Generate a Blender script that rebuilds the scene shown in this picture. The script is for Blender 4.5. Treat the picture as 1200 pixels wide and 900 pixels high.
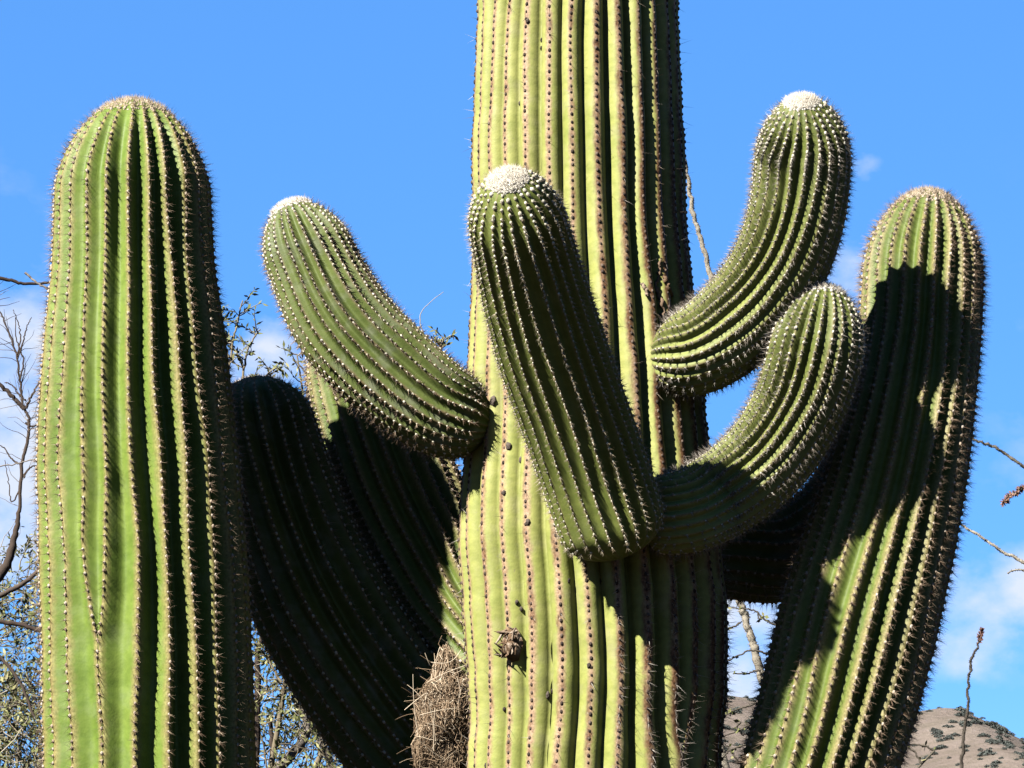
import bpy, math, random
import numpy as np
from math import radians as rad

# ------------------------------------------------------------------ clear
for o in list(bpy.data.objects):
    bpy.data.objects.remove(o, do_unlink=True)
scene = bpy.context.scene
COL = scene.collection
rng = np.random.default_rng(11)
random.seed(11)

# ------------------------------------------------------------------ camera
F = 3500.0                       # focal length in photo pixels (1200 wide)
PITCH = rad(12.0)
CAM = np.array([0.0, -7.0, 1.6])
cd = bpy.data.cameras.new('camera')
cd.sensor_width = 36.0
cd.lens = 36.0 * F / 1200.0
cd.clip_start = 0.1
cd.clip_end = 20000.0
cam = bpy.data.objects.new('camera', cd)
COL.objects.link(cam)
cam.location = CAM
cam.rotation_euler = (math.pi / 2 + PITCH, 0, 0)
scene.camera = cam

# ------------------------------------------------------------------ light
SUN_EL, SUN_AZ = rad(40.0), rad(45.0)          # azimuth: to the left of the line from the cactus to the camera
SKY_STRENGTH = 0.05
EXPOSURE = 3.57
sdir = np.array([-math.sin(SUN_AZ) * math.cos(SUN_EL), -math.cos(SUN_AZ) * math.cos(SUN_EL), math.sin(SUN_EL)])
sd = bpy.data.lights.new('sun', 'SUN')
sd.energy = 5.0
sd.angle = rad(0.53)
sd.color = (1.0, 0.95, 0.87)
sun = bpy.data.objects.new('sun', sd)
COL.objects.link(sun)
from mathutils import Vector
sun.rotation_euler = Vector(-sdir).to_track_quat('-Z', 'Y').to_euler()
sun.location = (-4, -5, 8)

world = bpy.data.worlds.new('World')
scene.world = world
world.use_nodes = True
nt = world.node_tree
nt.nodes.clear()


def N(tree, typ, **kw):
    n = tree.nodes.new(typ)
    for k, v in kw.items():
        setattr(n, k, v)
    return n


def math_node(tree, op, a, b=None, clamp=False):
    n = N(tree, 'ShaderNodeMath', operation=op, use_clamp=clamp)
    for i, v in enumerate((a, b)):
        if v is None:
            continue
        if isinstance(v, (int, float)):
            n.inputs[i].default_value = v
        else:
            tree.links.new(v, n.inputs[i])
    return n.outputs[0]


sky = N(nt, 'ShaderNodeTexSky', sky_type='NISHITA')
sky.sun_disc = False
sky.sun_elevation = SUN_EL
sky.sun_rotation = math.pi + SUN_AZ
sky.altitude = 1500.0
sky.air_density = 0.36
sky.dust_density = 0.0
sky.ozone_density = 3.0
hs = N(nt, 'ShaderNodeHueSaturation')
hs.inputs['Saturation'].default_value = 1.16
hs.inputs['Hue'].default_value = 0.495
# even out the brightness of the clear sky a little: thin dry air, hue kept
sph = N(nt, 'ShaderNodeSeparateColor', mode='HSV')
nt.links.new(sky.outputs[0], sph.inputs[0])
cmb = N(nt, 'ShaderNodeCombineColor', mode='HSV')
nt.links.new(sph.outputs[0], cmb.inputs[0])
nt.links.new(sph.outputs[1], cmb.inputs[1])
nt.links.new(math_node(nt, 'MULTIPLY', math_node(nt, 'POWER', sph.outputs[2], 0.34), 1.34), cmb.inputs[2])
nt.links.new(cmb.outputs[0], hs.inputs['Color'])
geo = N(nt, 'ShaderNodeTexCoord')
DIR = geo.outputs['Generated']
# thin clouds low in the sky, all round the horizon, from one noise field
mp = N(nt, 'ShaderNodeMapping')
mp.inputs['Scale'].default_value = (34.0, 34.0, 52.0)
nt.links.new(DIR, mp.inputs['Vector'])
ns = N(nt, 'ShaderNodeTexNoise')
ns.inputs['Scale'].default_value = 1.0
ns.inputs['Detail'].default_value = 9.0
ns.inputs['Roughness'].default_value = 0.55
nt.links.new(mp.outputs[0], ns.inputs['Vector'])
sepd = N(nt, 'ShaderNodeSeparateXYZ')
nt.links.new(DIR, sepd.inputs[0])


def pix_dir(px, py):
    p = PITCH
    d = np.array([0, math.cos(p), math.sin(p)]) + (px - 600) / F * np.array([1, 0, 0]) \
        - (py - 450) / F * np.array([0, -math.sin(p), math.cos(p)])
    return d / np.linalg.norm(d)


# banks of cloud: direction, angular radius (rad), amount
banks = [((5, 430), 0.024, 1.5), ((25, 520), 0.026, 1.4), ((-10, 600), 0.03, 1.1), ((312, 420), 0.012, 1.1), ((875, 760), 0.03, 1.4),
         ((998, 328), 0.011, .8), ((1140, 728), 0.017, 1.0), ((1205, 690), 0.014, .9), ((1012, 195), 0.006, .55), ((340, 560), 0.02, .6),
         ((-200, 480), 0.06, 1.2), ((1500, 640), 0.07, 1.0), ((2600, 700), 0.12, 1.2), ((-1500, 600), 0.14, 1.2), ((4200, 650), 0.15, 1.2), ((-3600, 620), 0.15, 1.2),
         ((600, 880), 0.05, .6)]
tot = None
for (pp, r_, a_) in banks:
    d = pix_dir(*pp)
    dist = N(nt, 'ShaderNodeVectorMath', operation='DISTANCE')
    nt.links.new(DIR, dist.inputs[0])
    dist.inputs[1].default_value = tuple(d)
    v = math_node(nt, 'DIVIDE', dist.outputs['Value'], r_)
    v = math_node(nt, 'MULTIPLY', v, v)
    v = math_node(nt, 'MULTIPLY', v, -1.0)
    v = math_node(nt, 'EXPONENT', v)
    v = math_node(nt, 'MULTIPLY', v, a_)
    tot = v if tot is None else math_node(nt, 'MAXIMUM', tot, v)
cl = math_node(nt, 'ADD', math_node(nt, 'MULTIPLY', math_node(nt, 'MINIMUM', tot, 1.0), 0.85),
               math_node(nt, 'MULTIPLY', math_node(nt, 'SUBTRACT', ns.outputs[0], 0.5), 2.3))
cl = math_node(nt, 'SUBTRACT', cl, 0.22)
cl = math_node(nt, 'MULTIPLY', cl, 1.25, clamp=True)
# nothing but clear air well away from the banks
cl = math_node(nt, 'MULTIPLY', cl, math_node(nt, 'MULTIPLY', tot, 2.5, clamp=True))
cl = math_node(nt, 'MULTIPLY', cl, 0.9)
mix = N(nt, 'ShaderNodeMix', data_type='RGBA')
nt.links.new(cl, mix.inputs['Factor'])
nt.links.new(hs.outputs[0], mix.inputs['A'])
mix.inputs['B'].default_value = (1.40, 1.50, 1.70, 1)
bg = N(nt, 'ShaderNodeBackground')
bg.inputs['Strength'].default_value = SKY_STRENGTH
nt.links.new(mix.outputs['Result'], bg.inputs['Color'])
wo = N(nt, 'ShaderNodeOutputWorld')
nt.links.new(bg.outputs[0], wo.inputs['Surface'])

scene.view_settings.view_transform = 'Standard'
scene.view_settings.look = 'None'
scene.view_settings.gamma = 1.0
scene.view_settings.use_curve_mapping = False
scene.view_settings.exposure = EXPOSURE
scene.render.engine = 'CYCLES'
scene.cycles.diffuse_bounces = 1


# ------------------------------------------------------------------ helpers
def at(px, py, y):
    """point where the line of sight through a photo pixel meets the upright plane at distance y behind the trunk axis"""
    p = PITCH
    d = np.array([(px - 600) / F, math.cos(p) + (py - 450) / F * math.sin(p), math.sin(p) - (py - 450) / F * math.cos(p)])
    t = (y - CAM[1]) / d[1]
    return CAM + d * t, t


def to_pix(P):
    P = np.asarray(P) - CAM
    p = PITCH
    z = P[..., 1] * math.cos(p) + P[..., 2] * math.sin(p)
    u = -P[..., 1] * math.sin(p) + P[..., 2] * math.cos(p)
    return np.stack([600 + F * P[..., 0] / z, 450 - F * u / z, z], -1)


def nrm(a):
    return a / np.maximum(np.linalg.norm(a, axis=-1, keepdims=True), 1e-12)


def mk(name, V, faces, mat, parent=None, smooth=True, attrs=None):
    """faces: list of integer arrays (n,3) or (n,4)"""
    V = np.asarray(V, dtype=np.float32)
    me = bpy.data.meshes.new(name)
    fl = [np.asarray(f, dtype=np.int32) for f in faces if len(f)]
    loops = np.concatenate([f.ravel() for f in fl])
    sizes = np.concatenate([np.full(len(f), f.shape[1], dtype=np.int32) for f in fl])
    starts = np.concatenate([[0], np.cumsum(sizes)[:-1]]).astype(np.int32)
    me.vertices.add(len(V))
    me.vertices.foreach_set('co', V.ravel())
    me.loops.add(len(loops))
    me.loops.foreach_set('vertex_index', loops)
    me.polygons.add(len(sizes))
    me.polygons.foreach_set('loop_start', starts)
    me.polygons.foreach_set('use_smooth', np.full(len(sizes), smooth, dtype=bool))
    for k, v in (attrs or {}).items():
        a = me.attributes.new(k, 'FLOAT', 'POINT')
        a.data.foreach_set('value', np.asarray(v, dtype=np.float32))
    me.update(calc_edges=True)
    me.validate()
    me.materials.append(mat)
    o = bpy.data.objects.new(name, me)
    COL.objects.link(o)
    if parent is not None:
        o.parent = parent
        o.matrix_parent_inverse = parent.matrix_basis.inverted()
    return o


def empty(name, loc, label, cat, group=None):
    o = bpy.data.objects.new(name, None)
    COL.objects.link(o)
    o.location = loc
    o.empty_display_size = 0.1
    o['label'] = label
    o['category'] = cat
    if group:
        o['group'] = group
    bpy.context.view_layer.update()
    return o


def hermite(pts, n_per=40):
    """smooth curve through rows of pts (any dimension), chord-length parametrised"""
    pts = np.asarray(pts, float)
    ch = np.maximum(np.linalg.norm(np.diff(pts[:, :3], axis=0), axis=1), 1e-6)
    t = np.concatenate([[0], np.cumsum(ch)])
    m = np.zeros_like(pts)
    sl = np.diff(pts, axis=0) / ch[:, None]
    for i in range(1, len(pts) - 1):
        m[i] = (sl[i - 1] * ch[i] + sl[i] * ch[i - 1]) / (ch[i] + ch[i - 1])
    m[0], m[-1] = (3 * sl[0] - m[1]) / 2 if len(pts) > 2 else sl[0], (3 * sl[-1] - m[-2]) / 2 if len(pts) > 2 else sl[-1]
    out = []
    for i in range(len(ch)):
        u = np.linspace(0, 1, n_per, endpoint=False)[:, None]
        h = ch[i]
        out.append((2 * u**3 - 3 * u**2 + 1) * pts[i] + (u**3 - 2 * u**2 + u) * h * m[i]
                   + (-2 * u**3 + 3 * u**2) * pts[i + 1] + (u**3 - u**2) * h * m[i + 1])
    out.append(pts[-1:])
    return np.concatenate(out)


def smooth_noise(x, seed, scale):
    """1-D value noise, roughly -1..1"""
    r = np.random.default_rng(seed).uniform(-1, 1, 512)
    x = np.asarray(x) / scale + 100.0
    i = np.floor(x).astype(int)
    f = x - i
    f = f * f * (3 - 2 * f)
    return r[i % 512] * (1 - f) + r[(i + 1) % 512] * f


# ------------------------------------------------------------------ materials
def new_mat(name):
    m = bpy.data.materials.new(name)
    m.use_nodes = True
    t = m.node_tree
    return m, t, t.nodes['Principled BSDF']


def attr(t, name):
    return N(t, 'ShaderNodeAttribute', attribute_name=name).outputs['Fac']


def ramp(t, fac, stops, interp='LINEAR'):
    n = N(t, 'ShaderNodeValToRGB')
    n.color_ramp.interpolation = interp
    el = n.color_ramp.elements
    while len(el) < len(stops):
        el.new(0.5)
    for e, (p, c) in zip(el, stops):
        e.position = p
        e.color = (*c, 1) if len(c) == 3 else c
    t.links.new(fac, n.inputs[0])
    return n.outputs[0]


def noise(t, scale, detail=4, rough=0.55, stretch=None, out='Fac', offset=0.0):
    tc = N(t, 'ShaderNodeTexCoord')
    mpn = N(t, 'ShaderNodeMapping')
    mpn.inputs['Scale'].default_value = stretch or (1, 1, 1)
    mpn.inputs['Location'].default_value = (offset, offset * 0.7, offset * 1.3)
    t.links.new(tc.outputs['Object'], mpn.inputs['Vector'])
    n = N(t, 'ShaderNodeTexNoise')
    n.inputs['Scale'].default_value = scale
    n.inputs['Detail'].default_value = detail
    n.inputs['Roughness'].default_value = rough
    t.links.new(mpn.outputs[0], n.inputs['Vector'])
    return n.outputs[out]


def mixc(t, fac, a, b, blend='MIX'):
    n = N(t, 'ShaderNodeMix', data_type='RGBA', blend_type=blend)
    for sock, v in (('Factor', fac), ('A', a), ('B', b)):
        if isinstance(v, (int, float)):
            n.inputs[sock].default_value = v
        elif isinstance(v, tuple):
            n.inputs[sock].default_value = (*v, 1)
        else:
            t.links.new(v, n.inputs[sock])
    return n.outputs['Result']


def bump(t, bsdf, height, strength, dist):
    b = N(t, 'ShaderNodeBump')
    b.inputs['Strength'].default_value = strength
    b.inputs['Distance'].default_value = dist
    t.links.new(height, b.inputs['Height'])
    t.links.new(b.outputs[0], bsdf.inputs['Normal'])


def skin_mat(name, green, green2, crest, crest_lo, crest_hi, grey=(0.06, 0.066, 0.045), grey_amt=0.12, off=0.0, rust=None, old=None):
    """cactus skin: green flanks, pale or corky crests; attribute crest is 1 on a rib's edge and 0 in the furrow"""
    m, t, b = new_mat(name)
    big = noise(t, 5.0, 3, offset=off)
    fine = noise(t, 60.0, 4, offset=off + 3)
    c = mixc(t, ramp(t, big, [(0.3, (0, 0, 0)), (0.7, (1, 1, 1))]), green, green2)
    if old:
        c = mixc(t, ramp(t, math_node(t, 'ADD', attr(t, 'age'), math_node(t, 'MULTIPLY', math_node(t, 'SUBTRACT', big, 0.5), 0.3)), [(0.15, (0, 0, 0)), (0.85, (1, 1, 1))]), c, old)
    mo = noise(t, 34.0, 5, 0.6, stretch=(1, 1, 1.8), offset=off + 33)
    c = mixc(t, 1.0, c, ramp(t, mo, [(0.3, (0.78, 0.80, 0.72)), (0.7, (1.16, 1.12, 1.1))]), 'MULTIPLY')
    gm = noise(t, 16.0, 6, 0.6, offset=off + 8)
    c = mixc(t, math_node(t, 'MULTIPLY', ramp(t, gm, [(0.5, (0, 0, 0)), (0.72, (1, 1, 1))]), grey_amt), c, grey)
    cr = attr(t, 'crest')
    w = math_node(t, 'ADD', cr, math_node(t, 'MULTIPLY', math_node(t, 'SUBTRACT', fine, 0.5), 0.35))
    w = math_node(t, 'ADD', w, math_node(t, 'MULTIPLY', math_node(t, 'SUBTRACT', attr(t, 'ribr'), 0.5), 0.12))
    cf = ramp(t, w, [(crest_lo, (0, 0, 0)), (crest_hi, (1, 1, 1))])
    cs = mixc(t, 1.0, crest, ramp(t, noise(t, 170.0, 3, 0.6, offset=off + 51), [(0.32, (0.55, 0.5, 0.45)), (0.68, (1.35, 1.32, 1.3))]), 'MULTIPLY')
    c = mixc(t, cf, c, cs)
    if rust:
        # corky bark on the rib crests: tan, then rust brown in weathered patches
        rn = noise(t, 26.0, 6, 0.65, stretch=(1.3, 1.3, 0.5), offset=off + 21)
        wz = attr(t, 'wear')
        rv = math_node(t, 'ADD', rn, math_node(t, 'MULTIPLY', wz, 0.30))
        rf = ramp(t, rv, [(0.52, (0, 0, 0)), (0.66, (1, 1, 1))])
        near = ramp(t, math_node(t, 'ADD', w, math_node(t, 'MULTIPLY', wz, 0.22)), [(crest_lo - 0.02, (0, 0, 0)), (crest_hi - 0.02, (1, 1, 1))])
        f2 = math_node(t, 'MULTIPLY', rf, near)
        spk = noise(t, 150.0, 4, 0.7, offset=off + 40)
        rc = ramp(t, spk, [(0.35, rust[0]), (0.55, rust[1]), (0.68, rust[2])])
        c = mixc(t, f2, c, rc)
        # pale flecks where bark has flaked
        fl = ramp(t, noise(t, 95.0, 3, 0.6, offset=off + 60), [(0.66, (0, 0, 0)), (0.72, (1, 1, 1))])
        c = mixc(t, math_node(t, 'MULTIPLY', math_node(t, 'MULTIPLY', fl, near), 0.75), c, (0.0896, 0.0756, 0.0616))
        # tiny dark scabs anywhere on the skin
        sc = ramp(t, noise(t, 120.0, 1, 0.4, offset=off + 90), [(0.76, (0, 0, 0)), (0.80, (1, 1, 1))])
        c = mixc(t, math_node(t, 'MULTIPLY', sc, 0.6), c, (0.0420, 0.0357, 0.0252))
    t.links.new(c, b.inputs['Base Color'])
    b.inputs['Roughness'].default_value = 0.55
    b.inputs['Specular IOR Level'].default_value = 0.05
    hb = math_node(t, 'ADD', noise(t, 220.0, 3), math_node(t, 'MULTIPLY', noise(t, 45.0, 4, offset=5), 1.5))
    bump(t, b, hb, 0.16, 0.003)
    return m


def rnd_mat(name, stops, rough=0.8, spec=0.2, bumpy=0.0):
    m, t, b = new_mat(name)
    t.links.new(ramp(t, attr(t, 'rnd'), stops), b.inputs['Base Color'])
    b.inputs['Roughness'].default_value = rough
    b.inputs['Specular IOR Level'].default_value = spec * 0.2
    if bumpy:
        bump(t, b, noise(t, 300.0, 3), bumpy, 0.003)
    return m


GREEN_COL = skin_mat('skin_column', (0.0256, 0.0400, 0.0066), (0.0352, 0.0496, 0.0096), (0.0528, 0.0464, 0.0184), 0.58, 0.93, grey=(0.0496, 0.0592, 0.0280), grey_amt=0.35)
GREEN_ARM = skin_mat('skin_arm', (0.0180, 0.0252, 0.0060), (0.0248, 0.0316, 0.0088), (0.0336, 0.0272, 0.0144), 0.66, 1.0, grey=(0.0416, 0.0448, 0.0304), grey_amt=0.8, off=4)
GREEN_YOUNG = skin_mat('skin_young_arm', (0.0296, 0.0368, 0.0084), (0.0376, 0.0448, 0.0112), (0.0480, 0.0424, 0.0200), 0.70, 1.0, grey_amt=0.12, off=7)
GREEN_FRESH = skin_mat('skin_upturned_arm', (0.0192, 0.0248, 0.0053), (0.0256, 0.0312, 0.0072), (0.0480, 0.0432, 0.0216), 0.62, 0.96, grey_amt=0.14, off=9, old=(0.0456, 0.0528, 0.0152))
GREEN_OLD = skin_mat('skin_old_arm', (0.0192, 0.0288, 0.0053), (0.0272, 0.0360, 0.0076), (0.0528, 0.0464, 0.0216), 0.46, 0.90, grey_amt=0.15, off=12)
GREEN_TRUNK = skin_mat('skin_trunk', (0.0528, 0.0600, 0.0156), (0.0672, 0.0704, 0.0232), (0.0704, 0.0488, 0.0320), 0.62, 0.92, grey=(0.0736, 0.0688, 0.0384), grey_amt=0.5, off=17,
                       rust=((0.0076, 0.0040, 0.0024), (0.0336, 0.0168, 0.0080), (0.0640, 0.0416, 0.0256)))

ARE_WHITE = rnd_mat('areole_white', [(0, (0.0952, 0.0868, 0.0672)), (1, (0.1456, 0.1400, 0.1176))], bumpy=0.4)
ARE_TAN = rnd_mat('areole_tan', [(0, (0.0560, 0.0420, 0.0280)), (0.5, (0.0868, 0.0700, 0.0532)), (1, (0.1120, 0.0980, 0.0812))], bumpy=0.4)
ARE_DARK = rnd_mat('areole_dark', [(0, (0.0067, 0.0050, 0.0045)), (0.6, (0.0168, 0.0118, 0.0095)), (1, (0.0347, 0.0258, 0.0202))], bumpy=0.4)
SP_PALE = rnd_mat('spine_pale', [(0, (0.0560, 0.0420, 0.0252)), (1, (0.1064, 0.0924, 0.0700))], 0.5, 0.3)
SP_BROWN = rnd_mat('spine_brown', [(0, (0.0176, 0.0112, 0.0072)), (0.5, (0.0496, 0.0328, 0.0216)), (1, (0.1120, 0.0896, 0.0640))], 0.5, 0.3)
SP_GREY = rnd_mat('spine_grey', [(0, (0.0196, 0.0146, 0.0106)), (0.5, (0.0476, 0.0392, 0.0308)), (1, (0.1120, 0.1036, 0.0924))], 0.5, 0.3)
WOOL = rnd_mat('wool', [(0, (0.0616, 0.0515, 0.0381)), (0.4, (0.1064, 0.0980, 0.0812)), (1, (0.1456, 0.1400, 0.1260))], 0.9, 0.1)
WOOL_TAN = rnd_mat('wool_tan', [(0, (0.0476, 0.0347, 0.0213)), (0.5, (0.0756, 0.0605, 0.0420)), (1, (0.1064, 0.0924, 0.0728))], 0.9, 0.1)


# ------------------------------------------------------------------ small-piece builders (vectorised)
def domes(P, n, u, v, a, b_, h):
    """low domes at P (m,3) with axes n,u,v; half sizes a (along u), b_ (along v), height h; returns verts, faces, repeats"""
    m = len(P)
    ang = np.arange(6) * math.pi / 3
    prof = [(1.0, -0.25), (0.86, 0.45), (0.45, 0.88)]
    rows = []
    for (rr, hh) in prof:
        for t_ in ang:
            rows.append(P + u * (a * rr * math.cos(t_))[:, None] + v * (b_ * rr * math.sin(t_))[:, None] + n * (h * hh)[:, None])
    rows.append(P + n * h[:, None])
    V = np.stack(rows, 1)
    K = 19
    f4, f3 = [], []
    for r in range(2):
        for i in range(6):
            j = (i + 1) % 6
            f4.append((r * 6 + i, r * 6 + j, r * 6 + 6 + j, r * 6 + 6 + i))
    for i in range(6):
        f3.append((12 + i, 12 + (i + 1) % 6, 18))
    off = (np.arange(m) * K)[:, None, None]
    return V.reshape(-1, 3), [(np.array(f4)[None] + off).reshape(-1, 4), (np.array(f3)[None] + off).reshape(-1, 3)], K


def cones(P, D, L, R):
    """three-sided needles"""
    m = len(P)
    D = nrm(D)
    ref = np.where(np.abs(D[:, 2:3]) > 0.9, np.array([[1.0, 0, 0]]), np.array([[0, 0, 1.0]]))
    u = nrm(np.cross(D, ref))
    v = np.cross(D, u)
    rows = [P + (u * math.cos(k * 2.0944) + v * math.sin(k * 2.0944)) * R[:, None] for k in range(3)]
    rows.append(P + D * L[:, None])
    V = np.stack(rows, 1)
    f = np.array([(0, 1, 3), (1, 2, 3), (2, 0, 3)])
    off = (np.arange(m) * 4)[:, None, None]
    return V.reshape(-1, 3), [(f[None] + off).reshape(-1, 3)], 4


class Tubes:
    def __init__(self):
        self.V, self.F, self.A, self.n = [], [], [], 0

    def add(self, pts, radii, sides=5, rnd=None, wob=0.0):
        pts = np.asarray(pts, float)
        radii = np.broadcast_to(np.asarray(radii, float), (len(pts),))
        T = nrm(np.gradient(pts, axis=0))
        ref = np.array([0.0, 0.0, 1.0]) if abs(T[0][2]) < 0.8 else np.array([1.0, 0.0, 0.0])
        u = nrm(np.cross(T[0], ref))
        ang = np.arange(sides) * 2 * math.pi / sides
        rows = []
        for i in range(len(pts)):
            u = u - T[i] * np.dot(u, T[i])
            u = u / max(np.linalg.norm(u), 1e-9)
            v = np.cross(T[i], u)
            rr = radii[i] * (1 + (rng.uniform(-wob, wob, sides) if wob else 0))
            rows.append(pts[i] + np.outer(np.cos(ang) * rr, u) + np.outer(np.sin(ang) * rr, v))
        V = np.concatenate(rows)
        i0 = np.arange(len(pts) - 1)[:, None] * sides + np.arange(sides)[None]
        i1 = np.arange(len(pts) - 1)[:, None] * sides + (np.arange(sides)[None] + 1) % sides
        q = np.stack([i0, i1, i1 + sides, i0 + sides], -1).reshape(-1, 4) + self.n
        self.V.append(V)
        self.F.append(q)
        self.A.append(np.full(len(V), rng.random() if rnd is None else rnd))
        self.n += len(V)

    def build(self, name, mat, parent):
        return mk(name, np.concatenate(self.V), [np.concatenate(self.F)], mat, parent, True, {'rnd': np.concatenate(self.A)})


# ------------------------------------------------------------------ ground and hill
def ground_mat():
    m, t, b = new_mat('desert_soil')
    b.inputs['Specular IOR Level'].default_value = 0.03
    c = ramp(t, noise(t, 0.6, 8, 0.6), [(0.3, (0.0194, 0.0150, 0.0106)), (0.55, (0.0282, 0.0221, 0.0159)), (0.75, (0.0353, 0.0282, 0.0212))])
    t.links.new(c, b.inputs['Base Color'])
    b.inputs['Roughness'].default_value = 0.95
    bump(t, b, noise(t, 14.0, 8, 0.65), 0.6, 0.05)
    return m


def hill_mat():
    m, t, b = new_mat('hill_soil_hazed')
    b.inputs['Specular IOR Level'].default_value = 0.03
    c = ramp(t, noise(t, 0.035, 9, 0.62), [(0.3, (0.0320, 0.0256, 0.0216)), (0.5, (0.0432, 0.0352, 0.0304)), (0.7, (0.0536, 0.0448, 0.0392))])  # soil tones greyed: the air haze over the hill is painted in here
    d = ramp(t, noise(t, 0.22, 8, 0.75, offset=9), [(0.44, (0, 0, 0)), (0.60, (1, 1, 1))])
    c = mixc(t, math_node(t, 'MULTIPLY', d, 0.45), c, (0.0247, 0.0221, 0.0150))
    t.links.new(c, b.inputs['Base Color'])
    b.inputs['Roughness'].default_value = 0.95
    bump(t, b, noise(t, 0.5, 8, 0.7), 0.8, 1.2)
    return m


SOIL = ground_mat()
rr = np.concatenate([[0], np.geomspace(1.5, 6000, 36)])
aa = np.linspace(0, 2 * math.pi, 64, endpoint=False)
V = [(0, 0, 0)]
for r in rr[1:]:
    for a in aa:
        V.append((r * math.cos(a), r * math.sin(a), 0.05 * math.sin(3 * a + r) * min(r / 40, 1.5)))
f3 = [(0, 1 + i, 1 + (i + 1) % 64) for i in range(64)]
f4 = [(1 + k * 64 + i, 1 + (k + 1) * 64 + i, 1 + (k + 1) * 64 + (i + 1) % 64, 1 + k * 64 + (i + 1) % 64)
      for k in range(len(rr) - 2) for i in range(64)]
g = mk('ground', V, [np.array(f3), np.array(f4)], SOIL)
g['kind'] = 'structure'

HILL_Y = 520.0
prof = [(-900, 1130), (-300, 1080), (150, 1010), (400, 920), (600, 850), (760, 806), (860, 813), (960, 832), (1040, 842), (1085, 832), (1115, 829),
        (1150, 842), (1200, 868), (1300, 905), (1500, 950), (1900, 1020), (2600, 1120)]
px_, pz_ = [], []
for (a, b_) in prof:
    w, _ = at(a, b_, HILL_Y)
    px_.append(w[0])
    pz_.append(w[2])


def fbm2(x, y, seed, sc):
    r = np.random.default_rng(seed)
    out = np.zeros_like(x)
    amp = 1.0
    for k in range(5):
        for _ in range(3):
            a, ph = r.uniform(0, 6.28), r.uniform(0, 6.28)
            out += amp / 3 * np.sin((x * math.cos(a) + y * math.sin(a)) / sc * 6.28 + ph)
        sc *= 0.5
        amp *= 0.52
    return out


def hill_h(x, y):
    h = np.interp(x, px_, pz_)
    t_ = (y - HILL_Y) / 260.0
    f = np.where(t_ < 0, np.clip(1 + t_, 0, 1) ** 1.1, np.clip(1 - t_ * 0.6, 0, 1))
    edge = np.clip((x - px_[0]) / 60, 0, 1) * np.clip((px_[-1] - x) / 60, 0, 1)
    n = fbm2(x, y, 5, 60.0) * 1.1
    return (h * f + n * np.clip(f * 1.5, 0, 1) * (0.4 + 0.6 * np.clip(-t_ * 4, 0, 1))) * edge - 0.6 * (1 - edge * np.clip(f * 8, 0, 1))


gx = np.linspace(px_[0], px_[-1], 260)
gy = np.linspace(HILL_Y - 262, HILL_Y + 430, 150)
X, Y = np.meshgrid(gx, gy)
Z = hill_h(X, Y)
V = np.stack([X, Y, Z], -1).reshape(-1, 3)
i = np.arange(149)[:, None] * 260 + np.arange(259)[None]
q = np.stack([i, i + 1, i + 261, i + 260], -1).reshape(-1, 4)
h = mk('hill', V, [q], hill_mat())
h['kind'] = 'structure'

LEAF_FAR = rnd_mat('far_shrub_leaf_hazed', [(0, (0.0128, 0.0148, 0.0136)), (1, (0.0256, 0.0288, 0.0264))], 0.8)  # leaf green greyed to stand in for distance haze, no haze volume


def shrub_mesh(name, seed):
    r = np.random.default_rng(seed)
    n = 260
    d = nrm(r.normal(size=(n, 3)))
    d[:, 2] = np.abs(d[:, 2])
    rad_ = r.uniform(0.45, 1.0, n) ** 0.5 * (1 + 0.25 * np.sin(d[:, 0] * 5 + seed) * np.cos(d[:, 1] * 4))
    P = d * rad_[:, None] * np.array([1.0, 1.0, 0.85]) + np.array([0, 0, 0.05])
    u = nrm(r.normal(size=(n, 3)))
    v = nrm(np.cross(u, r.normal(size=(n, 3))))
    s = r.uniform(0.10, 0.24, n)[:, None]
    V = np.stack([P - u * s, P + v * s * 0.6, P + u * s, P - v * s * 0.6], 1).reshape(-1, 3)
    F_ = np.arange(n * 4).reshape(-1, 4)
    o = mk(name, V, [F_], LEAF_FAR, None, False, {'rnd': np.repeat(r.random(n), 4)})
    me = o.data
    bpy.data.objects.remove(o)
    return me


far_meshes = [shrub_mesh('far_shrub', s) for s in range(4)]
r_ = np.random.default_rng(3)
cnt = 0
for k in range(6000):
    x = r_.uniform(px_[3], px_[-3])
    y = r_.uniform(HILL_Y - 190, HILL_Y + 12)
    z = float(hill_h(np.array([x]), np.array([y]))[0])
    pp = to_pix(np.array([x, y, z]))
    if not (845 < pp[0] < 1215 and 800 < pp[1] < 915):
        continue
    if 905 < pp[0] < 1040:
        continue
    if r_.random() > 0.33:
        continue
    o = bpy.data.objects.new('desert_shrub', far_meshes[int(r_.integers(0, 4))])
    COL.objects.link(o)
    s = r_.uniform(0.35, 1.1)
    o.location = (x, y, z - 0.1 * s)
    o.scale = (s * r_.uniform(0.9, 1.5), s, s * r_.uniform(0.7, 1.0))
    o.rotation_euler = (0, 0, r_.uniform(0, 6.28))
    o['label'] = 'small dark green shrub tinted grey for haze, dotted on the distant tan hillside'
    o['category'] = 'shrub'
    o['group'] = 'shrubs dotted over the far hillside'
    cnt += 1
    if cnt >= 220:
        break
print('far shrubs', cnt)

# ------------------------------------------------------------------ the saguaro
PX = 0.00204                      # metres per photo pixel at the trunk
root_xy = at(694, 800, 0)[0]
cactus = empty('saguaro_cactus', (root_xy[0], 0, 0), 'huge many-armed green saguaro cactus with ribbed trunk running out of the top', 'cactus')


def resolve(pts):
    out = []
    for p in pts:
        if p[0] == 'w':
            out.append(p[1:])
        else:
            w, t = at(p[0], p[1], p[2] * PX)
            out.append((*w, p[3] * t / F))
    return np.array(out, float)


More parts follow.
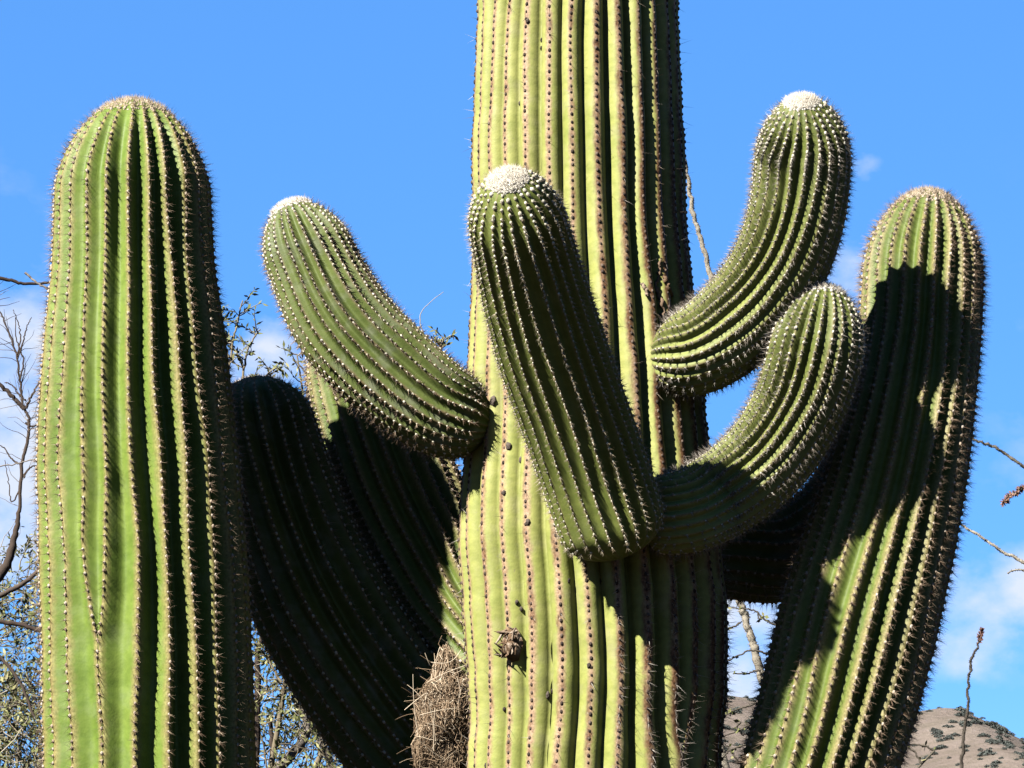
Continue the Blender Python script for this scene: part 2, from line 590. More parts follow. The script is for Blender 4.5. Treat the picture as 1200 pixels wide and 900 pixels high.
def limb(name, label, pts, nribs, phi0, prof, depth, skin, cap=90, base=0, m=10, bumpy=0.0, seed=1,
         are=None, sp=None, tip=None, merges=(), exp=2.1, wander=0.06, spine_keep=None, flat=0.6, age=0.6):
    """a ribbed cactus limb swept along a curve from its base to its apex.
    are: (mat, spacing at apex px, spacing on body px, size px, height) ; sp: (mat, count, length px, thickness mm)
    tip: (mat, reach px, density)"""
    c = hermite(resolve(pts), 60)
    P, R = c[:, :3], c[:, 3]
    s = np.concatenate([[0], np.cumsum(np.linalg.norm(np.diff(P, axis=0), axis=1))])
    L = s[-1]
    Lc, Lb = cap * PX, base * PX
    pix = to_pix(P)
    # ring positions
    S = [0.0]
    while S[-1] < L - Lc:
        py = np.interp(S[-1], s, pix[:, 1])
        st = 0.0052 if -60 < py < 960 else 0.03
        if Lb and S[-1] < Lb:
            st = 0.0045
        S.append(S[-1] + st)
    S = S[:-1]
    th = np.linspace(0, 1, 46)
    S = np.array(S + list(L - Lc * (1 - np.sin(th * math.pi / 2)) ** 1.0))
    S[-1] = L - 1e-5
    S = np.unique(S)
    C = np.stack([np.interp(S, s, P[:, k]) for k in range(3)], 1)
    RR = np.interp(S, s, R)
    d = L - S
    x = np.clip(d / Lc, 0, 1)
    dome = (1 - (1 - x) ** exp) ** (1 / 2.0)
    if Lb:
        xb = np.clip(S / Lb, 0, 1)
        dome = dome * np.maximum((1 - (1 - xb) ** 2.2) ** 0.5, 0.16)
    RR = RR * np.maximum(dome, 0.004)
    RR = RR * (1 + 0.012 * smooth_noise(S, seed * 7 + 1, 0.17) + 0.006 * smooth_noise(S, seed * 7 + 2, 0.05))
    T = nrm(np.gradient(P, axis=0))
    T = nrm(np.stack([np.interp(S, s, T[:, k]) for k in range(3)], 1))
    n = np.array([0, -1.0, 0]) - T * (T @ np.array([0, -1.0, 0]))[:, None]
    n = nrm(n)
    b = nrm(np.cross(n, T))
    b = b * np.sign(b[:, :1] + 1e-9) if np.all(np.abs(b[:, 0]) > 0.05) else b
    # rib centres
    step = 2 * math.pi / nribs
    r = np.random.default_rng(seed)
    phi = np.zeros((len(S), nribs))
    jit = r.uniform(-0.045, 0.045, nribs)
    for k in range(nribs):
        phi[:, k] = phi0 + (k + jit[k]) * step + wander * step * smooth_noise(S, seed * 100 + k, 0.22) * 2
    depthk = np.ones((len(S), nribs))
    for (k, py_m, w_) in merges:          # ribs k and k+1 run into one below the given row of the photo
        pyS = np.interp(S, s, pix[:, 1])
        f = np.clip((py_m - pyS) / w_, 0, 1)
        f = (1 - (1 - f) ** 1.7) * 0.96 + 0.04
        k2 = (k + 1) % nribs
        mid = (phi[:, k] + phi[:, k2]) / 2
        phi[:, k] = mid + (phi[:, k] - mid) * f
        phi[:, k2] = mid + (phi[:, k2] - mid) * f
        for q_, sg in ((k - 1, 1), (k2 + 1, -1)):
            phi[:, q_ % nribs] += sg * (1 - f) * step * 0.22
    ribr = r.random(nribs)
    M = nribs * m
    TH = np.zeros((len(S), M))
    H = np.zeros((len(S), M))
    CR = np.zeros((len(S), M))
    sp_tip, sp_body = (are[1] * PX, are[2] * PX) if are else (0.02, 0.02)
    # areole stations along the limb, shared start, jittered per rib
    st = [0.012]
    while st[-1] < d.max():
        x_ = min(st[-1] / (250 * PX), 1)
        st.append(st[-1] + sp_tip + (sp_body - sp_tip) * x_)
    st = np.array(st)
    ribstations = []
    for k in range(nribs):
        kk = st + r.uniform(0, sp_tip) + (r.normal(0, 0.10, len(st)) * sp_body)
        ribstations.append(np.sort(kk[kk > 0.004]))
    for k in range(nribs):
        a0 = phi[:, k]
        a1 = phi[:, (k + 1) % nribs] + (2 * math.pi if k == nribs - 1 else 0)
        gap = np.maximum(a1 - a0, 0.0005)
        dk = np.clip(gap / step, 0.0, 1.0)
        lump0 = lump1 = 0
        if bumpy:
            def lump(kk):
                near = np.min(np.abs(d[:, None] - ribstations[kk % nribs][None, :]), axis=1)
                return np.clip(1 - near / (0.5 * sp_body), 0, 1)
            lump0, lump1 = lump(k), lump(k + 1)
        vary = 1 + 0.12 * smooth_noise(S, seed * 300 + k, 0.3) + 0.10 * (ribr[k] - 0.5)
        for j in range(m):
            u_ = j / m
            uu = u_
            w = 1 - abs(2 * uu - 1)          # 0 on the ridge, 1 in the furrow
            if prof == 'sharp':
                hh = 0.30 * math.sin(math.pi * uu) + 0.70 * (0.5 - 0.5 * math.cos(2 * math.pi * uu))
            elif prof == 'round':
                hh = 0.80 * w ** 2.3 + 0.20 * w ** 9
            else:
                hh = 0.55 * w ** 1.9 + 0.45 * (0.5 - 0.5 * math.cos(2 * math.pi * uu))
            bl = lump0 * max(0, 1 - w * 2.2) if uu < 0.5 else lump1 * max(0, 1 - w * 2.2)
            TH[:, k * m + j] = a0 + gap * u_
            H[:, k * m + j] = -depth * dk * vary * hh + bumpy * bl * 0.03
            CR[:, k * m + j] = 1 - w
    # the side swollen by sun and water has shallower furrows
    thw = np.arctan2(np.sin(TH), np.cos(TH))
    sm = np.clip((thw + rad(28)) / rad(62), 0, 1)
    H = np.where(H < 0, H * (flat + (1 - flat) * sm * sm * (3 - 2 * sm)), H)
    tipfade = np.clip(d / (0.55 * Lc), 0.12, 1)
    H *= tipfade[:, None]
    rad_ = RR[:, None] * (1 + H)
    G = C[:, None, :] + rad_[..., None] * (np.cos(TH)[..., None] * n[:, None, :] + np.sin(TH)[..., None] * b[:, None, :])
    nr = len(S)
    V = np.concatenate([G.reshape(-1, 3), [P[-1]]])
    ii = np.arange(nr - 1)[:, None] * M + np.arange(M)[None]
    jj = np.arange(nr - 1)[:, None] * M + (np.arange(M)[None] + 1) % M
    q = np.stack([ii, jj, jj + M, ii + M], -1).reshape(-1, 4)
    last = (nr - 1) * M
    t3 = np.stack([last + np.arange(M), last + (np.arange(M) + 1) % M, np.full(M, nr * M)], 1)
    wear = np.clip((np.sin(TH) + 0.25) * 0.8, 0, 1) * (0.65 + 0.35 * smooth_noise(S, 77, 0.25)[:, None])
    attrs = {'crest': np.append(CR.ravel(), 1), 'ribr': np.append(np.tile(np.repeat(ribr, m), nr), .5),
             'wear': np.append(wear.ravel(), 0), 'age': np.append(np.repeat(np.clip(d / age, 0, 1), M), 0)}
    o = mk(name, V, [q, t3], skin, cactus, True, attrs)
    if label:
        o['label'] = label
    # ---------------- areoles, spines
    AP, AN, AT, AD = [], [], [], []
    dr = d[::-1]
    for k in range(nribs):
        colp = G[:, k * m, :]
        stn = ribstations[k]
        stn = stn[stn < d.max() - 0.01 - 0.3 * Lb]
        for z in range(1):
            ip = np.stack([np.interp(stn, dr, colp[::-1, a]) for a in range(3)], 1)
            cp = np.stack([np.interp(stn, dr, C[::-1, a]) for a in range(3)], 1)
            ip2 = np.stack([np.interp(stn + 0.006, dr, colp[::-1, a]) for a in range(3)], 1)
            tt = nrm(ip - ip2)
            nn = ip - cp
            nn = nn - tt * np.sum(nn * tt, 1, keepdims=True)
            nn = nrm(nn)
            rr_ = np.linalg.norm(ip - cp, axis=1)
            keep = (rr_ > 0.20 * R.mean())
            if k % 2:
                keep &= (rr_ > 0.42 * R.mean())
            for (km, py_m, w_) in merges:
                if k == (km + 1) % nribs:
                    keep &= np.interp(L - stn, s, pix[:, 1]) < py_m - 4
            AP.append(ip[keep]); AN.append(nn[keep]); AT.append(tt[keep]); AD.append(stn[keep])
    AP, AN, AT, AD = (np.concatenate(a) for a in (AP, AN, AT, AD))
    pv = to_pix(AP)
    keep = (pv[:, 1] < 1010) & (pv[:, 1] > -90) & (np.sum(AN * nrm(CAM - AP), 1) > -0.55)
    AP, AN, AT, AD = AP[keep], AN[keep], AT[keep], AD[keep]
    na = len(AP)
    if are and na:
        sz = are[3] * PX * r.uniform(0.75, 1.2, na)
        sz = sz * (1 + are[5] * np.clip(1 - AD / (0.28), 0, 1) if len(are) > 5 else 1)
        Vd, Fd, K = domes(AP, AN, AT, np.cross(AN, AT), sz * 1.15, sz * 0.85, sz * are[4])
        so = mk('areoles', Vd, Fd, are[0], o, True, {'rnd': np.repeat(r.random(na), K)})
        so['kind'] = 'stuff'
    if sp and na:
        idx = np.repeat(np.arange(na), sp[1])
        if spine_keep is not None:
            kp = spine_keep(to_pix(AP))
            idx = idx[r.random(len(idx)) < kp[idx]]
        nn, tt = AN[idx], AT[idx]
        bb = np.cross(nn, tt)
        k = len(idx)
        az = r.uniform(0, 2 * math.pi, k)
        cen = r.random(k) < 0.35
        pol = np.where(cen, r.uniform(0.05, 0.7, k), r.uniform(0.75, 1.35, k))
        D = nn * np.cos(pol)[:, None] + (tt * np.cos(az)[:, None] + bb * np.sin(az)[:, None]) * np.sin(pol)[:, None] - np.array([0, 0, 0.18])
        Ls = sp[2] * PX * np.where(cen, r.uniform(0.8, 1.45, k), r.uniform(0.5, 0.95, k))
        Vd, Fd, K = cones(AP[idx] + nn * 0.001, D, Ls, np.full(k, sp[3] * 0.001) * r.uniform(0.8, 1.2, k))
        so = mk('spines', Vd, Fd, sp[0], o, False, {'rnd': np.repeat(r.random(k), K)})
        so['kind'] = 'stuff'
    # ---------------- woolly crown on the growing tip
    if tip:
        reach = tip[1] * PX
        sel = np.where(d < reach * 1.6)[0]
        cand_i = r.choice(sel[:-1], tip[2])
        # even cover: weight by ring radius
        wgt = RR[cand_i] / RR[sel].max()
        cand_i = cand_i[r.random(len(cand_i)) < wgt]
        edge = 1 - np.clip((d[cand_i] - reach * 0.75) / (reach * 0.5), 0, 1)
        cand_i = cand_i[r.random(len(cand_i)) < edge]
        cj = r.integers(0, M, len(cand_i))
        Pp = G[cand_i, cj]
        cc = C[np.maximum(cand_i - 10, 0)]
        nn = nrm(Pp - C[cand_i] + T[cand_i] * (RR.max() * 0.9 * np.clip(1 - d[cand_i] / Lc, 0, 1))[:, None])
        # wool tufts
        half = len(Pp) // 2
        u = nrm(np.cross(nn, r.normal(size=nn.shape)))
        sz = r.uniform(1.0, 2.1, len(Pp)) * PX
        Vd, Fd, K = domes(Pp[:half], nn[:half], u[:half], np.cross(nn, u)[:half], sz[:half], sz[:half], sz[:half] * 0.6)
        D = nn + r.normal(0, 0.33, nn.shape)
        Vc, Fc, K2 = cones(Pp, D, r.uniform(3.0, 7.5, len(Pp)) * PX, np.full(len(Pp), 0.0006))
        Vall = np.concatenate([Vd, Vc])
        rn = np.concatenate([np.repeat(r.random(half) * 0.6 + 0.4, K), np.repeat(r.random(len(Pp)) * 0.8, K2)])
        so = mk('woolly_tip', Vall, [Fd[0], Fd[1], Fc[0] + len(Vd)], tip[0], o, True, {'rnd': rn})
        so['label'] = 'fuzzy whitish wool and young spines on the growing tip'
    return o, G, n, b, C


# trunk
trunk, TG, Tn, Tb, TC = limb(
    'trunk', 'yellow-green ribbed trunk with tan corky rib crests',
    [('w', 0.19, 0, -0.1, 0.26), ('w', 0.19, 0, 0.9, 0.275), ('w', 0.19, 0, 1.6, 0.285), (694, 930, 0, 146), (700, 800, 0, 153), (697, 720, 0, 155), (691, 640, 0, 154), (687, 500, 0, 143),
     (681, 310, 0, 128), (678, 200, 0, 125), (677, 0, 0, 118), (678, -200, 0, 116), (680, -420, 0, 112), (682, -640, 0, 104)],
    28, rad(-4.3), 'round', 0.175, GREEN_TRUNK, cap=110, m=12, bumpy=0.0, seed=3,
    are=(ARE_DARK, 8.0, 8.8, 2.1, 0.7), sp=(SP_GREY, 7, 13, 0.6), tip=None, merges=[(3, 888, 70)], wander=0.05, flat=0.62,
    spine_keep=lambda p: np.clip((p[:, 1] - 600) / 150, 0, 1) * np.clip((p[:, 0] - 690) / 60, 0.0, 1) * 0.9 + 0.05)

WHITE_SP = (SP_PALE, 9, 9, 0.65)
# tall column at the far left of the plant
limb('arm', 'tall straight bright green arm, its ribs forking low down, standing apart from the trunk',
     [('w', 0.12, 0.0, 1.05, 0.10), ('w', -0.30, -0.08, 1.12, 0.2), ('w', -0.70, -0.12, 1.40, 0.24), ('w', -0.86, -0.125, 1.80, 0.25), (175, 930, -60, 124), (173, 800, -60, 123), (170, 700, -60, 121), (165, 600, -60, 119),
      (160, 500, -60, 115), (158, 400, -60, 106), (156, 300, -60, 95), (156, 200, -60, 89), (160, 118, -60, 84)],
     24, rad(2.6), 'sharp', 0.21, GREEN_COL, cap=112, m=10, bumpy=0.2, seed=5,
     are=(ARE_TAN, 7.0, 9.6, 1.95, 0.75), sp=(SP_BROWN, 12, 9.5, 0.42), flat=0.50, tip=(WOOL_TAN, 22, 6000), merges=[(22, 760, 120)], exp=1.72)
# dark arm behind it
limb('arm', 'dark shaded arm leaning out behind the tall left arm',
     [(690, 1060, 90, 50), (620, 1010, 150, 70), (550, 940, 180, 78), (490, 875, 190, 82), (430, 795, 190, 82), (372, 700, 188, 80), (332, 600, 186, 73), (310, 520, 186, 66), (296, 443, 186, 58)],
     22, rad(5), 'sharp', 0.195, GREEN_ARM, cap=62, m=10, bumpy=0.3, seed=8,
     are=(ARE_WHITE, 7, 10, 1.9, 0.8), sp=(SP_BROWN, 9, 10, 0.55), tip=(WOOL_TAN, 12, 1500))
# arm behind the drooping left arm
limb('arm', 'arm rising behind the drooping left arm, only its left edge sunlit',
     [(650, 800, 100, 40), (590, 765, 165, 56), (542, 712, 215, 66), (502, 642, 250, 71), (463, 560, 275, 71), (430, 470, 290, 64), (405, 385, 300, 56)],
     22, rad(0), 'sharp', 0.195, GREEN_OLD, cap=60, m=10, bumpy=0.3, seed=12,
     are=(ARE_TAN, 7, 10, 2.0, 0.8), sp=(SP_BROWN, 10, 10, 0.55), tip=(WOOL_TAN, 18, 1500))
# drooping left arm
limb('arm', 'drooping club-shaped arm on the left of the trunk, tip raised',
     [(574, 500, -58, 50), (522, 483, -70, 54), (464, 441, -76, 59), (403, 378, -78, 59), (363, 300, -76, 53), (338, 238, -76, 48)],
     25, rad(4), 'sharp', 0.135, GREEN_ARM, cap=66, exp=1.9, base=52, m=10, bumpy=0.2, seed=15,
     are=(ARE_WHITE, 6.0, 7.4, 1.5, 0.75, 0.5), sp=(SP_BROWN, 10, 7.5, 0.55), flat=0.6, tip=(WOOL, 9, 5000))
# central front arm
limb('arm', 'white-tipped arm hanging in front of the trunk',
     [(730, 652, -180, 63), (692, 540, -222, 65), (642, 395, -302, 64), (612, 285, -378, 59), (594, 205, -445, 53)],
     24, rad(3), 'sharp', 0.14, GREEN_YOUNG, cap=64, base=44, exp=1.9, m=10, bumpy=0.2, seed=18,
     are=(ARE_WHITE, 6.0, 7.4, 1.4, 0.75, 0.85), sp=(SP_PALE, 9, 6.5, 0.5), flat=0.4, tip=(WOOL, 7, 5000))
# upper right arm
limb('arm', 'upturned white-tipped arm, the highest on the right of the trunk',
     [(766, 420, -88, 46), (812, 413, -108, 51), (865, 377, -120, 56), (906, 325, -142, 57), (932, 258, -165, 57), (941, 180, -184, 57), (939, 115, -222, 56)],
     24, rad(2), 'mid', 0.155, GREEN_FRESH, cap=76, exp=1.9, base=44, m=10, bumpy=0.3, seed=21,
     are=(ARE_WHITE, 5.8, 6.8, 1.35, 0.75, 0.8), sp=(SP_GREY, 12, 7.5, 0.5), tip=(WOOL, 5.5, 4000))
# middle right arm
limb('arm', 'short upturned arm curving up in front of the other right arms',
     [(752, 604, -140, 44), (790, 602, -150, 48), (835, 586, -118, 51), (890, 545, -120, 53), (934, 480, -138, 55), (956, 410, -158, 56), (967, 335, -162, 52)],
     24, rad(2), 'mid', 0.155, GREEN_FRESH, cap=76, exp=1.9, base=30, m=10, bumpy=0.3, seed=24,
     are=(ARE_WHITE, 5.8, 6.8, 1.35, 0.75, 0.7), sp=(SP_GREY, 12, 8, 0.5), tip=(WOOL, 9, 4000))
# tall right arm
limb('arm', 'tall leaning arm on the far right, crossed by a broad shadow',
     [('w', 0.25, 0.05, 1.30, 0.10), ('w', 0.50, 0.05, 1.45, 0.17), (930, 1000, -20, 88), (960, 900, -32, 90), (988, 800, -32, 92), (1013, 700, -28, 92), (1040, 600, -20, 86), (1062, 500, -10, 77), (1077, 400, 10, 71),
      (1083, 300, 24, 70), (1091, 224, 30, 66)],
     24, rad(4), 'sharp', 0.195, GREEN_OLD, cap=110, exp=1.8, m=10, bumpy=0.2, seed=27,
     are=(ARE_TAN, 6.8, 9.3, 2.0, 0.85, 0.25), sp=(SP_BROWN, 18, 10, 0.42), flat=0.5, tip=(WOOL_TAN, 22, 6000))
# horizontal arm deep in shade
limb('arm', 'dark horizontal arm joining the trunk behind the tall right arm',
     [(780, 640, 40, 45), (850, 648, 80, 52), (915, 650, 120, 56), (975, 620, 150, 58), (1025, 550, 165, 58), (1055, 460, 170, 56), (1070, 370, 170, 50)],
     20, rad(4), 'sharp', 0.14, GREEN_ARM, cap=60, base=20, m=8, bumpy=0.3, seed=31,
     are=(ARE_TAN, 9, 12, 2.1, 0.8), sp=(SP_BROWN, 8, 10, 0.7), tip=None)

# ------------------------------------------------------------------ marks on the trunk
tv = TG.reshape(-1, 3)
tp = to_pix(tv)
tn = (TG - TC[:, None, :]).reshape(-1, 3)
tn = nrm(tn)
front = tn[:, 1] < 0.2


def on_trunk(px, py):
    dd = (tp[:, 0] - px) ** 2 + (tp[:, 1] - py) ** 2 + np.where(front, 0, 1e6)
    k = int(np.argmin(dd))
    return tv[k], tn[k]


BARK = rnd_mat('dead_bark', [(0, (0.0089, 0.0053, 0.0032)), (0.5, (0.0353, 0.0230, 0.0141)), (1, (0.0811, 0.0670, 0.0530))], 0.9, 0.1, 0.6)
SCAB = rnd_mat('scab', [(0, (0.0089, 0.0070, 0.0062)), (1, (0.0282, 0.0230, 0.0194))], 0.85, 0.15, 0.6)


def lump(name, pos, nor, a, b_, h, mat, parent, seed, rn=None):
    r = np.random.default_rng(seed)
    up = nrm(np.array([0, 0, 1.0]) - nor * nor[2])
    side = np.cross(nor, up)
    V, A = [], []
    nu, nv = 12, 7
    for j in range(nv):
        f = j / (nv - 1) * math.pi / 2
        for i in range(nu):
            t_ = i / nu * 2 * math.pi
            k = 1 + r.uniform(-0.22, 0.22)
            V.append(pos + up * a * k * math.cos(t_) * math.cos(f) + side * b_ * k * math.sin(t_) * math.cos(f) + nor * (h * math.sin(f) * (1 + r.uniform(-.2, .2)) - h * 0.15))
            A.append(r.random() if rn is None else rn)
    q = [(j * nu + i, j * nu + (i + 1) % nu, (j + 1) * nu + (i + 1) % nu, (j + 1) * nu + i) for j in range(nv - 1) for i in range(nu)]
    return mk(name, np.array(V), [np.array(q)], mat, parent, True, {'rnd': A})


# dried stump of a flower cluster
p0, n0 = on_trunk(600, 755)
kn = lump('dried_knob', p0, n0, 18 * PX, 12 * PX, 13 * PX, BARK, trunk, 4)
kn['label'] = 'ragged brown dried stump stuck to the trunk'
tb = Tubes()
r2 = np.random.default_rng(9)
for k in range(46):
    up = np.array([0, 0, 1.0])
    side = np.cross(n0, up)
    st = p0 + up * r2.uniform(-16, 16) * PX + side * r2.uniform(-11, 11) * PX + n0 * r2.uniform(2, 10) * PX
    dr_ = nrm(n0 * r2.uniform(0.2, 1.0) + up * r2.uniform(-1.2, 0.7) + side * r2.uniform(-0.8, 0.8))
    ln = r2.uniform(6, 16) * PX
    tb.add([st - dr_ * 0.003, st + dr_ * ln * 0.5 + r2.normal(0, 0.001, 3), st + dr_ * ln + r2.normal(0, 0.002, 3)],
           np.array([1.5, 1.2, 0.4]) * PX * r2.uniform(0.6, 1.3), 4, wob=0.3)
so = tb.build('dry_flakes', BARK, trunk)
so['kind'] = 'stuff'
# small scabs
for k, (a, b_, sx, sy) in enumerate([(563, 692, 5, 3), (544, 693, 5, 7), (575, 722, 5, 3.5), (608, 707, 3, 2.4), (611, 714, 3.2, 2.4), (641, 814, 4.5, 3), (648, 810, 3, 2),
                                     (598, 11, 4, 3), (618, 24, 3.5, 3), (563, 37, 4, 3), (577, 184, 4.5, 4), (634, 48, 3, 2.2), (633, 57, 3, 2.2), (609, 122, 3, 2),
                                     (597, 522, 5, 4.5), (604, 477, 3, 3), (609, 539, 4, 3), (577, 469, 6, 6), (618, 612, 4, 3.5), (556, 586, 6, 3), (705, 683, 3.5, 3),
                                     (668, 680, 3, 2), (540, 775, 3, 2), (592, 830, 3, 2), (570, 897, 4, 3), (690, 780, 3, 3), (655, 540, 3, 3), (590, 578, 3.5, 3)]):
    p_, n_ = on_trunk(a, b_)
    lump('scab', p_, n_, sx * PX, sy * PX * 0.8, 3 * PX, SCAB, trunk, 40 + k, rn=random.random())
# split scar with torn bark lips above the upper right arm
tb = Tubes()
for path, rd in (([(772, 303), (769, 320), (768, 340), (773, 356), (777, 378)], 3.4), ([(776, 325), (781, 337), (784, 350), (782, 362), (777, 378)], 3.6),
                 ([(777, 378), (779, 392), (777, 406)], 5.0), ([(750, 334), (754, 341), (758, 347)], 2.6)):
    pts = []
    for (a, b_) in path:
        p_, n_ = on_trunk(a, b_)
        pts.append(p_ + n_ * 2.5 * PX)
    c_ = hermite(np.array(pts), 7)
    c_ = c_ + rng.normal(0, 0.0016, c_.shape)
    tb.add(c_, rd * PX * rng.uniform(0.35, 0.95, len(c_)), 7, rnd=rng.uniform(0.4, 0.8), wob=0.5)
so = tb.build('bark_scar', BARK, trunk)
so['label'] = 'pale torn bark lips around an old split'

# withered bud on the left arm
armL = [o for o in bpy.data.objects if o.name == 'arm'][0]
tb = Tubes()
c0 = at(76, 199, -60)[0] if False else at(78, 200, -60 * PX)[0]
tb.add([c0, at(72, 199, -60 * PX)[0], at(66, 198, -60 * PX)[0]], np.array([2.0, 3.2, 1.4]) * PX, 6, rnd=0.1, wob=0.2)
so = tb.build('withered_bud', SCAB, armL)

# ------------------------------------------------------------------ bird nest in the fork
STRAW = rnd_mat('straw', [(0, (0.0208, 0.0136, 0.0080)), (0.45, (0.0600, 0.0416, 0.0264)), (0.8, (0.1000, 0.0752, 0.0504)), (1, (0.1520, 0.1296, 0.1000))], 0.75, 0.2)
nc = at(525, 845, 45 * PX)[0]
nest = empty('bird_nest', tuple(nc - np.array([0, 0, 0.14])), 'shaggy nest of dry grass wedged between the trunk and a shaded arm', 'nest')
ax = np.array([31, 38, 66]) * PX


def nest_r(d):
    # lumpy pear shape, narrow at the top, sagging below
    return (0.98 - 0.15 * math.exp(-((d[2] - 0.6) / 0.35) ** 2) + 0.13 * math.sin(4.3 * d[0] + 2) * math.cos(6.1 * d[2]) + 0.10 * math.sin(5 * d[1] + 8 * d[2]) + (0.14 * max(0, -d[0]) if d[2] < 0.3 else 0))

tb = Tubes()
r3 = np.random.default_rng(21)
for k in range(2400):
    d0 = nrm(r3.normal(size=3))
    sh = r3.uniform(0.84, 1.16)
    t_ = np.cross(d0, r3.normal(size=3))
    t_ = nrm(t_ * np.array([1.0, 1.0, 0.55]))
    t_ = nrm(t_ - d0 * np.dot(t_, d0))
    turn = r3.normal(0, 1.6)
    pts = []
    n_ = 6
    ln = r3.uniform(0.25, 0.95)
    for i_ in range(n_):
        a_ = (i_ / (n_ - 1) - 0.5) * ln
        v_ = d0 * math.cos(a_) + t_ * math.sin(a_) + np.cross(d0, t_) * turn * a_ * a_
        grow = 1 + abs(i_ / (n_ - 1) - 0.5) * r3.uniform(-0.1, 0.35) if r3.random() < 0.5 else 1
        vv = nrm(v_)
        pts.append(nc + ax * vv * sh * grow * nest_r(vv) + r3.normal(0, 0.0022, 3))
    tb.add(pts, r3.uniform(0.4, 1.1) * 0.001, 3)
for (a, b_, c_, d_, y0) in [(484, 790, 490, 862, -30), (474, 832, 500, 812, -35), (488, 812, 520, 842, -40), (500, 848, 530, 866, -45), (505, 776, 540, 762, -30), (498, 765, 512, 785, -20),
                            (517, 748, 530, 765, -20), (486, 862, 520, 890, -38), (492, 838, 535, 830, -48), (500, 800, 545, 780, -40), (502, 820, 508, 880, -42)]:
    p1, p2 = at(a, b_, y0 * PX)[0], at(c_, d_, (y0 + 20) * PX)[0]
    mid = (p1 + p2) / 2 + r3.normal(0, 0.008, 3)
    tb.add(hermite(np.array([p1, mid, p2]), 5), 0.0008, 4, rnd=0.95)
for k in range(340):
    d0 = nrm(r3.normal(size=3) * np.array([1, 1, 0.8]))
    p1 = nc + ax * d0 * nest_r(d0) * 0.9
    dd = nrm(d0 * r3.uniform(0.1, 0.9) + r3.normal(0, 0.8, 3))
    ln = r3.uniform(10, 38) * PX
    p2 = p1 + dd * ln * 0.5 + r3.normal(0, 0.004, 3)
    tb.add(hermite(np.array([p1, p2, p1 + dd * ln + np.array([0, 0, -0.006])]), 4), r3.uniform(0.35, 0.75) * 0.001, 3)
so = tb.build('grass_strands', STRAW, nest)
so['kind'] = 'stuff'
core = []
for j in range(13):
    for i_ in range(20):
        f, t_ = j / 12 * math.pi, i_ / 20 * 2 * math.pi
        v_ = np.array([math.sin(f) * math.cos(t_), math.sin(f) * math.sin(t_), math.cos(f)])
        core.append(nc + ax * v_ * nest_r(v_) * r3.uniform(0.76, 0.86))
q = [(j * 20 + i_, j * 20 + (i_ + 1) % 20, (j + 1) * 20 + (i_ + 1) % 20, (j + 1) * 20 + i_) for j in range(12) for i_ in range(20)]
mk('nest_core', core, [np.array(q)], STRAW, nest, True, {'rnd': r3.random(len(core)) * 0.5})

# ------------------------------------------------------------------ background plants
BRANCH = rnd_mat('bare_bark', [(0, (0.0079, 0.0056, 0.0046)), (0.6, (0.0194, 0.0150, 0.0124)), (1, (0.0530, 0.0477, 0.0423))], 0.9, 0.1, 0.5)
TWIG = rnd_mat('grey_twig', [(0, (0.0208, 0.0168, 0.0112)), (0.6, (0.0464, 0.0392, 0.0264)), (1, (0.0840, 0.0752, 0.0592))], 0.85, 0.15)
LEAF = rnd_mat('small_leaf', [(0, (0.0192, 0.0224, 0.0072)), (0.6, (0.0368, 0.0392, 0.0144)), (1, (0.0680, 0.0640, 0.0320))], 0.6, 0.25)


def leaf_quads(P, D, Ln, W, r):
    D = nrm(D)
    u = nrm(np.cross(D, r.normal(size=D.shape)))
    V = np.stack([P, P + D * Ln[:, None] * 0.5 + u * W[:, None], P + D * Ln[:, None], P + D * Ln[:, None] * 0.5 - u * W[:, None]], 1).reshape(-1, 3)
    return V, np.arange(len(P) * 4).reshape(-1, 4)


def grow_twig(tb, leaves, start, direc, length, r0, r, depth=0, leafy=1.0, gnarl=0.35, droop=0.0):
    n_ = 6
    pts = [start]
    d_ = nrm(direc)
    for i_ in range(n_):
        d_ = nrm(d_ + r.normal(0, gnarl, 3) * 0.5 + np.array([0, 0, -droop]))
        pts.append(pts[-1] + d_ * length / n_)
    pts = np.array(pts)
    tb.add(pts, np.linspace(r0, r0 * 0.4, n_ + 1), 4)
    if depth > 0:
        for k in range(r.integers(2, 4)):
            j = r.integers(2, n_)
            side = nrm(d_ + r.normal(0, 0.75, 3))
            grow_twig(tb, leaves, pts[j], side, length * r.uniform(0.45, 0.75), r0 * 0.6, r, depth - 1, leafy, gnarl, droop)
    else:
        for j in range(1, n_ + 1):
            for _ in range(2):
                if r.random() < leafy:
                    leaves.append((pts[j], nrm(nrm(pts[j] - pts[j - 1]) * 0.8 + r.normal(0, 0.6, 3))))


def build_leaves(name, leaves, ln, w, parent, r, mat=LEAF):
    P = np.array([a for a, _ in leaves])
    D = np.array([b_ for _, b_ in leaves])
    Ls = r.uniform(0.6, 1.3, len(P)) * ln
    V, F_ = leaf_quads(P, D, Ls, Ls * w, r)
    o = mk(name, V, [F_], mat, parent, False, {'rnd': np.repeat(r.random(len(P)), 4)})
    o['kind'] = 'stuff'
    return o


def limb_path(tb, path, y, r0, r1, rnd=None, sides=7, wob=0.10):
    pts = np.array([at(a, b_, y)[0] if len(q_) == 0 else at(a, b_, q_[0])[0] for (a, b_, *q_) in path])
    c_ = hermite(pts, 8)
    c_ = c_ + rng.normal(0, 0.0012, c_.shape)
    tb.add(c_, np.linspace(r0, r1, len(c_)) * PX, sides, rnd=rnd, wob=wob)
    return c_


